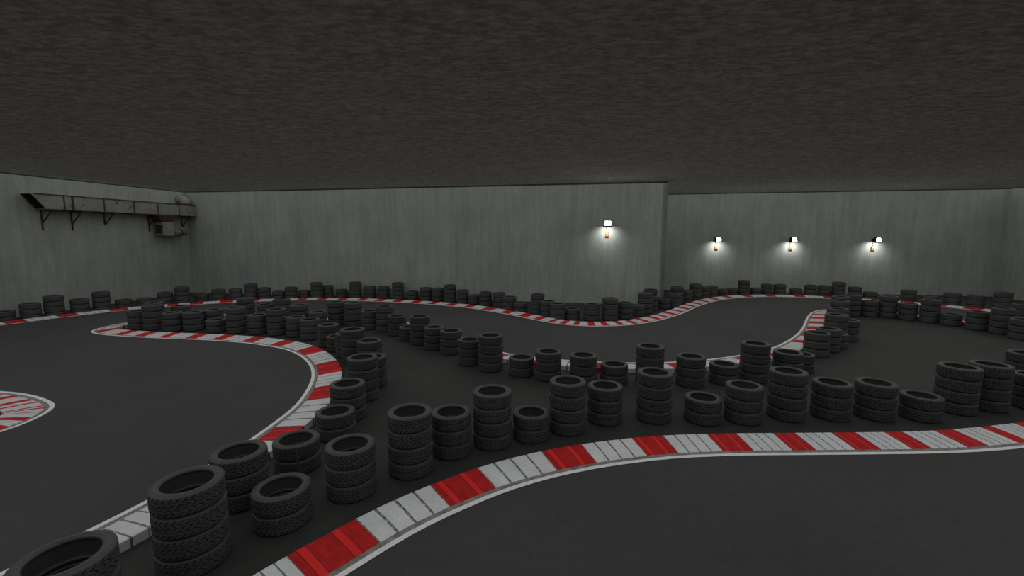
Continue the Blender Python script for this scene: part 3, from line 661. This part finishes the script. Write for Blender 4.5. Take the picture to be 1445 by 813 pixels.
def tread_mesh(N):
    """interlocking slanted blocks in four rows round the tyre"""
    bm = bmesh.new()
    dth = 2 * PI / N
    def P(r, th, z): return Vector((r * math.cos(th), r * math.sin(th), z + H2))
    def block(th, z0, z1, wid, sl0, sl1, r0a, r1a):
        # wid in radians, slant offsets sl0 at z0, sl1 at z1 ; r1a = outer radii at z0/z1
        m = 3
        top = [[], []]; bot = [[], []]
        for e, (z, sl, ro) in enumerate(((z0, sl0, r1a[0]), (z1, sl1, r1a[1]))):
            for k in range(m):
                t = th + sl + wid * (k / (m - 1))
                top[e].append(bm.verts.new(P(ro, t, z))); bot[e].append(bm.verts.new(P(r0a, t, z)))
        for k in range(m - 1):
            bm.faces.new([top[0][k], top[0][k + 1], top[1][k + 1], top[1][k]])
            bm.faces.new([bot[0][k], bot[0][k + 1], top[0][k + 1], top[0][k]])
            bm.faces.new([top[1][k], top[1][k + 1], bot[1][k + 1], bot[1][k]])
        bm.faces.new([bot[0][0], top[0][0], top[1][0], bot[1][0]])
        bm.faces.new([top[0][-1], bot[0][-1], bot[1][-1], top[1][-1]])
    R = TYRE_R; g = .79; rb = R - .041
    for k in range(N):
        th = k * dth
        for sg in (1, -1):
            o = .5 * dth if sg < 0 else 0
            a = (lambda z: z * sg)
            block(th + o, a(.0680), a(.1005), dth * g, 0, dth * .45 * sg, rb, (R, R - .004))
            block(th + o + dth * .5, a(.0270), a(.0600), dth * g, 0, -dth * .75 * sg, rb, (R, R))
        block(th + dth * .1, -.019, .019, dth * g, -dth * .40, dth * .40, rb, (R, R))
    return bm_mesh('tread', bm, M['tread'])

CARCASS, SIDEWALL, TREAD = tyre_mesh(64, .040, 'carcass'), tyre_mesh(64, .040, 'sidewall'), tread_mesh(32)
TY_FAR = tyre_mesh(40)

ORD = ['first', 'second', 'third', 'fourth', 'fifth', 'sixth', 'seventh', 'eighth', 'ninth', 'tenth', 'eleventh', 'twelfth', 'thirteenth', 'fourteenth',
       'fifteenth', 'sixteenth', 'seventeenth', 'eighteenth', 'nineteenth', 'twentieth', 'twenty-first', 'twenty-second', 'twenty-third']
NUM = {1: 'single', 2: 'two-high', 3: 'three-high', 4: 'four-high'}
def level(i, n):
    if n == 1: return 'lone'
    if i == n - 1: return 'topmost of %s' % ['', '', 'two', 'three', 'four'][n]
    if i == 0: return 'bottom of %s' % ['', '', 'two', 'three', 'four'][n]
    return 'second from top' if i == n - 2 else 'third from top'

ROWS = dict(front=('stack from left beside the near kerb', 'tyres stacked beside the near kerb'),
            curve=('stack from the front around the left kerb bend', 'tyres stacked around the left kerb bend'),
            left=('stack from left behind the left kerb tip', 'tyres stacked behind the left kerb tip'),
            mid=('stack from left along the middle infield edge', 'tyres stacked along the middle infield edge'),
            tip=('stack from left at the right kerb tip', 'tyres stacked at the right kerb tip'),
            right=('stack from left in the right-hand row', 'tyres stacked in the right-hand infield row'),
            far=('stack in the far row along the wall', 'tyres stacked along the far walls'))
def make_tyre(x, y, z, sc, rz, near):
    """near tyres show carcass, tread blocks and sidewalls as parts; farther ones are one mesh each (mesh data shared)"""
    o = bpy.data.objects.new('tyre', None if near else TY_FAR)
    COL.objects.link(o)
    o.location = (x, y, z); o.scale = (sc, sc, 1); o.rotation_euler = (0, 0, rz)
    if near:
        o.empty_display_size = .3
        for nm, me, lab in (('carcass', CARCASS, None), ('tread', TREAD, 'blocky tread band'), ('sidewall', SIDEWALL, 'smooth round sidewall')):
            t = bpy.data.objects.new(nm, me); COL.objects.link(t); t.parent = o
            if lab: t['label'] = lab
    return o

far_sorted = sorted(STACKS['far'], key=lambda t: t[0] ** 2 + t[1] ** 2)
n_ind = sum(t[2] for r in STACKS for t in STACKS[r] if r != 'far')
NEAR_FAR = []
for t in far_sorted:
    if n_ind + t[2] > 300: break
    n_ind += t[2]; NEAR_FAR.append(t)
NEAR_FAR.sort(key=lambda t: t[0])
REST_FAR = [t for t in STACKS['far'] if t not in NEAR_FAR]

for row, (where, grp) in ROWS.items():
    L = STACKS[row] if row != 'far' else NEAR_FAR
    for si, (x, y, n, R) in enumerate(L):
        near = row in ('front', 'curve', 'mid')
        for i in range(n):
            o = make_tyre(x + random.uniform(-.004, .004), y + random.uniform(-.004, .004), FLOOR_Z + i * TYRE_T, R / TYRE_R, random.uniform(0, 6.28), near)
            if row == 'far':
                lab = 'black tyre %s, %s stack from left behind the far kerb dip' % (level(i, n), ORD[si])
            else:
                lab = 'black tyre %s, %s %s' % (level(i, n), ORD[si], where)
            tag(o, lab, 'tyre', grp)

# remaining far rows, past three hundred tyres: one object
verts, faces = [], []
v0, f0 = lathe(tyre_profile(TYRE_R), 28)
for x, y, n, R in REST_FAR:
    for i in range(n):
        b = len(verts); sc = R / TYRE_R
        verts += [(vx * sc + x, vy * sc + y, vz + H2 + FLOOR_Z + i * TYRE_T) for vx, vy, vz in v0]
        faces += [tuple(k + b for k in f) for f in f0]
mi = [1 if sum(math.hypot(v0[q][0], v0[q][1]) for q in p) / 4 > TYRE_R - SHOULDER else 0 for p in f0] * (len(faces) // len(f0))
me = mesh_from('distant_tyres', verts, faces, [M['side'], M['tread']], mi, smooth=True)
bm = bmesh.new(); bm.from_mesh(me); bmesh.ops.recalc_face_normals(bm, faces=bm.faces[:]); bm.to_mesh(me); bm.free()
tag(link('distant_tyres', me), 'long row of small black tyre stacks along the far walls behind the kerb', 'tyres', kind='stuff')

# ------------------------------------------------------------------ wall lamps
def wall_lamp(px, py, z, yaw, label, tag_label, facing):
    """floodlight on a short arm: x right, -y out of the wall in local space"""
    rz = math.atan2(DIR.y, DIR.x)
    t = tag(empty('wall_lamp', (px, py, z), rz), label, 'lamp', 'floodlights on the far walls')
    R = Matrix.Rotation(math.radians(yaw), 4, 'Z')
    off = Matrix.Translation((0, -.48, 0))
    bm = bmesh.new()
    add_box(bm, (-.185, -.015, -.14), (.185, .12, .14), off @ R)               # shell
    for a, b in (((-.215, -.06, .128), (.215, .12, .172)), ((-.215, -.085, -.19), (.215, .14, -.118)), ((-.22, -.06, -.19), (-.172, .10, .172)), ((.172, -.06, -.19), (.22, .10, .172))):
        add_box(bm, a, b, off @ R)
    link('housing', bm_mesh('housing', bm, M['black']), t)
    bm = bmesh.new(); add_box(bm, (-.168, -.045, -.108), (.168, -.021, .118), off @ R @ Matrix.Rotation(math.radians(-12), 4, 'X'))
    link('glass', bm_mesh('glass', bm, M['glow']), t)['label'] = 'lit white glass front'
    bm = bmesh.new()
    add_box(bm, (-.09, -.02, -.10), (.09, 0.0, .08)); add_bar(bm, (0, -.01, -.03), (0, -.40, -.03), .05)
    link('bracket', bm_mesh('bracket', bm, M['black']), t)
    # orange switch box hanging from the cable below
    s = tag(empty('switch_box', Vector((px, py, z - .55)), rz), tag_label, 'switch box', 'orange boxes under the floodlights')
    bm = bmesh.new(); add_box(bm, (-.085, -.10, -.13), (.085, -.001, .13))
    bmesh.ops.bevel(bm, geom=bm.edges[:], offset=.008, segments=1, affect='EDGES')
    link('case', bm_mesh('case', bm, M['orange']), s)
    bm = bmesh.new(); add_hexa(bm, [Vector(q) for q in ((-.03, -.108, .04), (.04, -.108, .04), (.04, -.10, .04), (-.03, -.10, .04), (-.03, -.108, .12), (.04, -.108, .12), (.04, -.10, .12), (-.03, -.10, .12))])
    link('label_plate', bm_mesh('label_plate', bm, M['yellow']), s)['label'] = 'yellow plate'
    bm = bmesh.new(); add_tube(bm, [(0, -.098, -.055), (0, -.118, -.055)], .025, 10)
    link('knob', bm_mesh('knob', bm, M['black']), s)
    bm = bmesh.new(); add_tube(bm, [(0, -.04, .125), (-.035, -.03, .20), (-.02, -.03, .28), (-.05, -.10, .36), (0, -.30, .42)], .012, 8)
    link('cable', bm_mesh('cable', bm, M['black']), s)['label'] = 'thin black cable up to the lamp'
    # the light it throws down the wall
    ld = bpy.data.lights.new('flood_light', 'SPOT'); ld.spot_size = math.radians(152); ld.spot_blend = 1.0; ld.shadow_soft_size = .012
    ld.energy = LAMP_W; ld.color = (1.0, .99, .95)
    lo = bpy.data.objects.new('flood_light', ld); COL.objects.link(lo)
    n = Vector((DEP.x, DEP.y, 0)) * -1
    lo.location = Vector((px, py, z - .212)) + n * LAMP_OFF; lo.rotation_euler = (math.radians(40), 0, rz)
    return t

LAMP_W, LAMP_OFF = 58.0, .50
def wall_pt(P, x): return P + DIR * ((x - P.x) / DIR.x)
w = wall_pt(P_STEP, 5.24); wall_lamp(w.x, w.y, 4.36, 4, 'black floodlight with lit glass alone on the nearer back wall', 'orange box hanging below the floodlight alone on the nearer back wall', 0)
for x, nm in ((14.02, 'left'), (18.58, 'middle'), (23.34, 'right')):
    w = wall_pt(P_STEP2, x)
    wall_lamp(w.x, w.y, 3.46, 22, 'black floodlight with lit glass, %s one of three on the farthest wall' % {'left': 'leftmost', 'middle': 'middle', 'right': 'rightmost'}[nm],
              'orange box below the %s of the three floodlights on the farthest wall' % {'left': 'leftmost', 'middle': 'middle', 'right': 'rightmost'}[nm], 0)

# ------------------------------------------------------------------ rusty duct on the left wall
# local frame: s along the wall towards the camera, o out of the wall, z up
SDIR = -DEP; ODIR = V2(-SDIR.y, SDIR.x)
if ODIR.x < 0: ODIR = -ODIR
def W3(s, o, z):
    p = P_LEFT + SDIR * s + ODIR * o
    return Vector((p.x, p.y, z))
duct = tag(empty('ventilation_duct', W3(4.5, 0, 4.95)), 'long rusty grey rectangular duct on brackets high on the left wall', 'duct')
duct_inv = Matrix.Translation(-duct.location)
def dpart(name, bm, mats, smooth=False, parent=None, label=None):
    me = bm_mesh(name, bm, mats, smooth); me.transform(duct_inv)
    o = link(name, me, duct if parent is None else parent)
    if label: o['label'] = label
    return o
ZL, ZH, O0, O1 = 4.97, 5.68, .10, .78
bm = bmesh.new()                                 # the trunk, slanted open mouth at the near end
def quad4(s0, s1, s2, s3, a, b, o):              # outline in s,z at depth o
    return [W3(s0, o, a), W3(s1, o, a), W3(s2, o, b), W3(s3, o, b)]
def shell(bm, s0, sl, sh, o0, o1, z0, z1, t=.025):
    # outer tube: open at the slanted end (s=sl low, sh high)
    def ring(s_lo, s_hi, g):
        return [W3(s_lo, o0 + g, z0 + g), W3(s_lo, o1 - g, z0 + g), W3(s_hi, o1 - g, z1 - g), W3(s_hi, o0 + g, z1 - g)]
    R = [[bm.verts.new(p) for p in r] for r in (ring(s0, s0, 0), ring(sl, sh, 0), ring(sl, sh, t), ring(s0 + .9, s0 + .9, t))]
    for a, b in zip(R[:-1], R[1:]):
        for k in range(4): bm.faces.new([a[k], a[(k + 1) % 4], b[(k + 1) % 4], b[k]])
    bm.faces.new(R[0]); bm.faces.new(R[3])
    return R
R_ = shell(bm, .06, 8.10, 8.62, O0, O1, ZL, ZH)
bmesh.ops.recalc_face_normals(bm, faces=bm.faces[:])
bm.verts.index_update()
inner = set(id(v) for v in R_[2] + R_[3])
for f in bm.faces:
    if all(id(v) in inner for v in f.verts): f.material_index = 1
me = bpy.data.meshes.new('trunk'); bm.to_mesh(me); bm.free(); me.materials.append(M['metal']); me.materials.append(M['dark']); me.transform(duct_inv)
link('trunk', me, duct)
for s, wd in ((7.35, .05), (6.98, .10), (5.55, .06), (4.0, .06), (2.62, .05), (1.25, .06)):
    bm = bmesh.new()                             # flange frame round the trunk
    g = .025
    for a, b in (((O0 - g, ZL - g), (O1 + g, ZL)), ((O0 - g, ZH), (O1 + g, ZH + g)), ((O0 - g, ZL), (O0, ZH)), ((O1, ZL), (O1 + g, ZH))):
        add_hexa(bm, [W3(s - wd / 2, a[0], a[1]), W3(s + wd / 2, a[0], a[1]), W3(s + wd / 2, b[0], a[1]), W3(s - wd / 2, b[0], a[1]),
                      W3(s - wd / 2, a[0], b[1]), W3(s + wd / 2, a[0], b[1]), W3(s + wd / 2, b[0], b[1]), W3(s - wd / 2, b[0], b[1])])
    dpart('flange', bm, M['rust'], label='rusty flange ring')
bm = bmesh.new()
add_bar(bm, W3(.06, O1 + .004, ZH - .008), W3(8.55, O1 + .004, ZH - .008), .05); add_bar(bm, W3(.06, O1 + .003, ZL + .005), W3(8.12, O1 + .003, ZL + .005), .026)
dpart('edge_angle', bm, M['rust'], label='rusty corner angle')
for s in (7.85, 6.6, 5.05, 2.62, .45):
    bm = bmesh.new()
    z = ZL - .03
    add_bar(bm, W3(s, 0, z), W3(s, .98, z), .05)
    add_bar(bm, W3(s, .03, z), W3(s, .03, 3.98 if s not in (5.05, .45) else 4.32), .05)
    add_bar(bm, W3(s, .03, 4.30), W3(s, .72, z), .045)
    dpart('bracket', bm, M['rust'], label='rusty angle-iron wall bracket')
bm = bmesh.new()                                 # round elbow turning up at the corner end
ec = [W3(.46, .46, ZH - .02), W3(.46, .46, ZH + .12)]
for k in range(1, 9):
    a = k / 8 * PI / 2
    ec.append(W3(.46, .46 - .36 * (1 - math.cos(a)), ZH + .12 + .20 * math.sin(a)))
ec.append(W3(.46, .02, ZH + .32))
add_tube(bm, ec, .30, 20)
dpart('elbow', bm, M['metal'], True, label='round sheet-metal elbow')
bm = bmesh.new(); add_tube(bm, [W3(.46, .46, ZH - .01), W3(.46, .46, ZH + .07)], .37, 20)
dpart('collar', bm, M['rust'])
bm = bmesh.new()                                 # tapered branch below
a0 = [W3(2.75, .12, ZL), W3(1.40, .12, ZL), W3(1.40, .80, ZL), W3(2.75, .80, ZL)]
a1 = [W3(2.35, .15, 4.52), W3(1.72, .15, 4.52), W3(1.72, .72, 4.52), W3(2.35, .72, 4.52)]
add_hexa(bm, a1 + a0)
dpart('branch_hood', bm, M['rust'], label='rusty tapered hood under the trunk')
bm = bmesh.new()
b0 = [W3(2.38, .12, 3.72), W3(1.66, .12, 3.72), W3(1.66, .76, 3.72), W3(2.38, .76, 3.72)]
b1 = [W3(2.38, .12, 4.53), W3(1.66, .12, 4.53), W3(1.66, .76, 4.53), W3(2.38, .76, 4.53)]
add_hexa(bm, b0 + b1)
box = dpart('branch_box', bm, M['metal'])
bm = bmesh.new()
add_hexa(bm, [W3(2.40, .22, 3.86), W3(2.38, .22, 3.86), W3(2.38, .66, 3.86), W3(2.40, .66, 3.86), W3(2.40, .22, 4.36), W3(2.38, .22, 4.36), W3(2.38, .66, 4.36), W3(2.40, .66, 4.36)])
dpart('grille', bm, M['dark'], parent=box, label='dark square opening')
bm = bmesh.new(); add_tube(bm, [W3(1.66, .44, 3.92), W3(.62, .44, 3.92)], .19, 16)
dpart('pipe', bm, M['metal'], True)
for s in (1.56, 1.02):
    bm = bmesh.new(); add_tube(bm, [W3(s + .04, .44, 3.92), W3(s - .04, .44, 3.92)], .225, 16)
    dpart('pipe_flange', bm, M['rust'])

# ------------------------------------------------------------------ light, world, camera
def area(name, loc, rot, sx, sy, watts, col=(1, 1, 1)):
    ld = bpy.data.lights.new(name, 'AREA'); ld.shape = 'RECTANGLE'; ld.size = sx; ld.size_y = sy; ld.energy = watts; ld.color = col
    o = bpy.data.objects.new(name, ld); COL.objects.link(o); o.location = loc; o.rotation_euler = rot
    return o
RZ = math.atan2(DIR.y, DIR.x)
mid = P_LEFT + DIR * 26.4 - DEP * 15.5
area('added_fill_down', (mid.x, mid.y, CEIL_Z - .06), (0, 0, RZ), 53, 46, 3300, (1.0, .998, .98))  # added room-wide ambient fill from above, belongs to no fixture

area('added_fill_up', (mid.x, mid.y, 5.2), (PI, 0, -RZ), 52, 45, 72, (1.0, 1.0, .97))  # added weak upward fill to brighten the ceiling, no lamp hangs here

wd = bpy.data.worlds.new('world'); scene.world = wd; wd.use_nodes = True
wd.node_tree.nodes['Background'].inputs[0].default_value = (.02, .02, .02, 1)

cam = bpy.data.cameras.new('camera'); cam.sensor_fit = 'HORIZONTAL'; cam.sensor_width = 36.0
cam.lens = F_PX / IMG_W * 36.0; cam.clip_start = .05; cam.clip_end = 200
co = bpy.data.objects.new('camera', cam); COL.objects.link(co)
co.location = (0, 0, CAM_H)
pitch = math.atan((IMG_H / 2 - HORIZON) / F_PX)
co.rotation_euler = (PI / 2 - pitch, 0, 0)
scene.camera = co

vs = scene.view_settings
vs.view_transform = 'Standard'; vs.look = 'None'; vs.gamma = 1.0; vs.exposure = 0.0; vs.use_curve_mapping = False
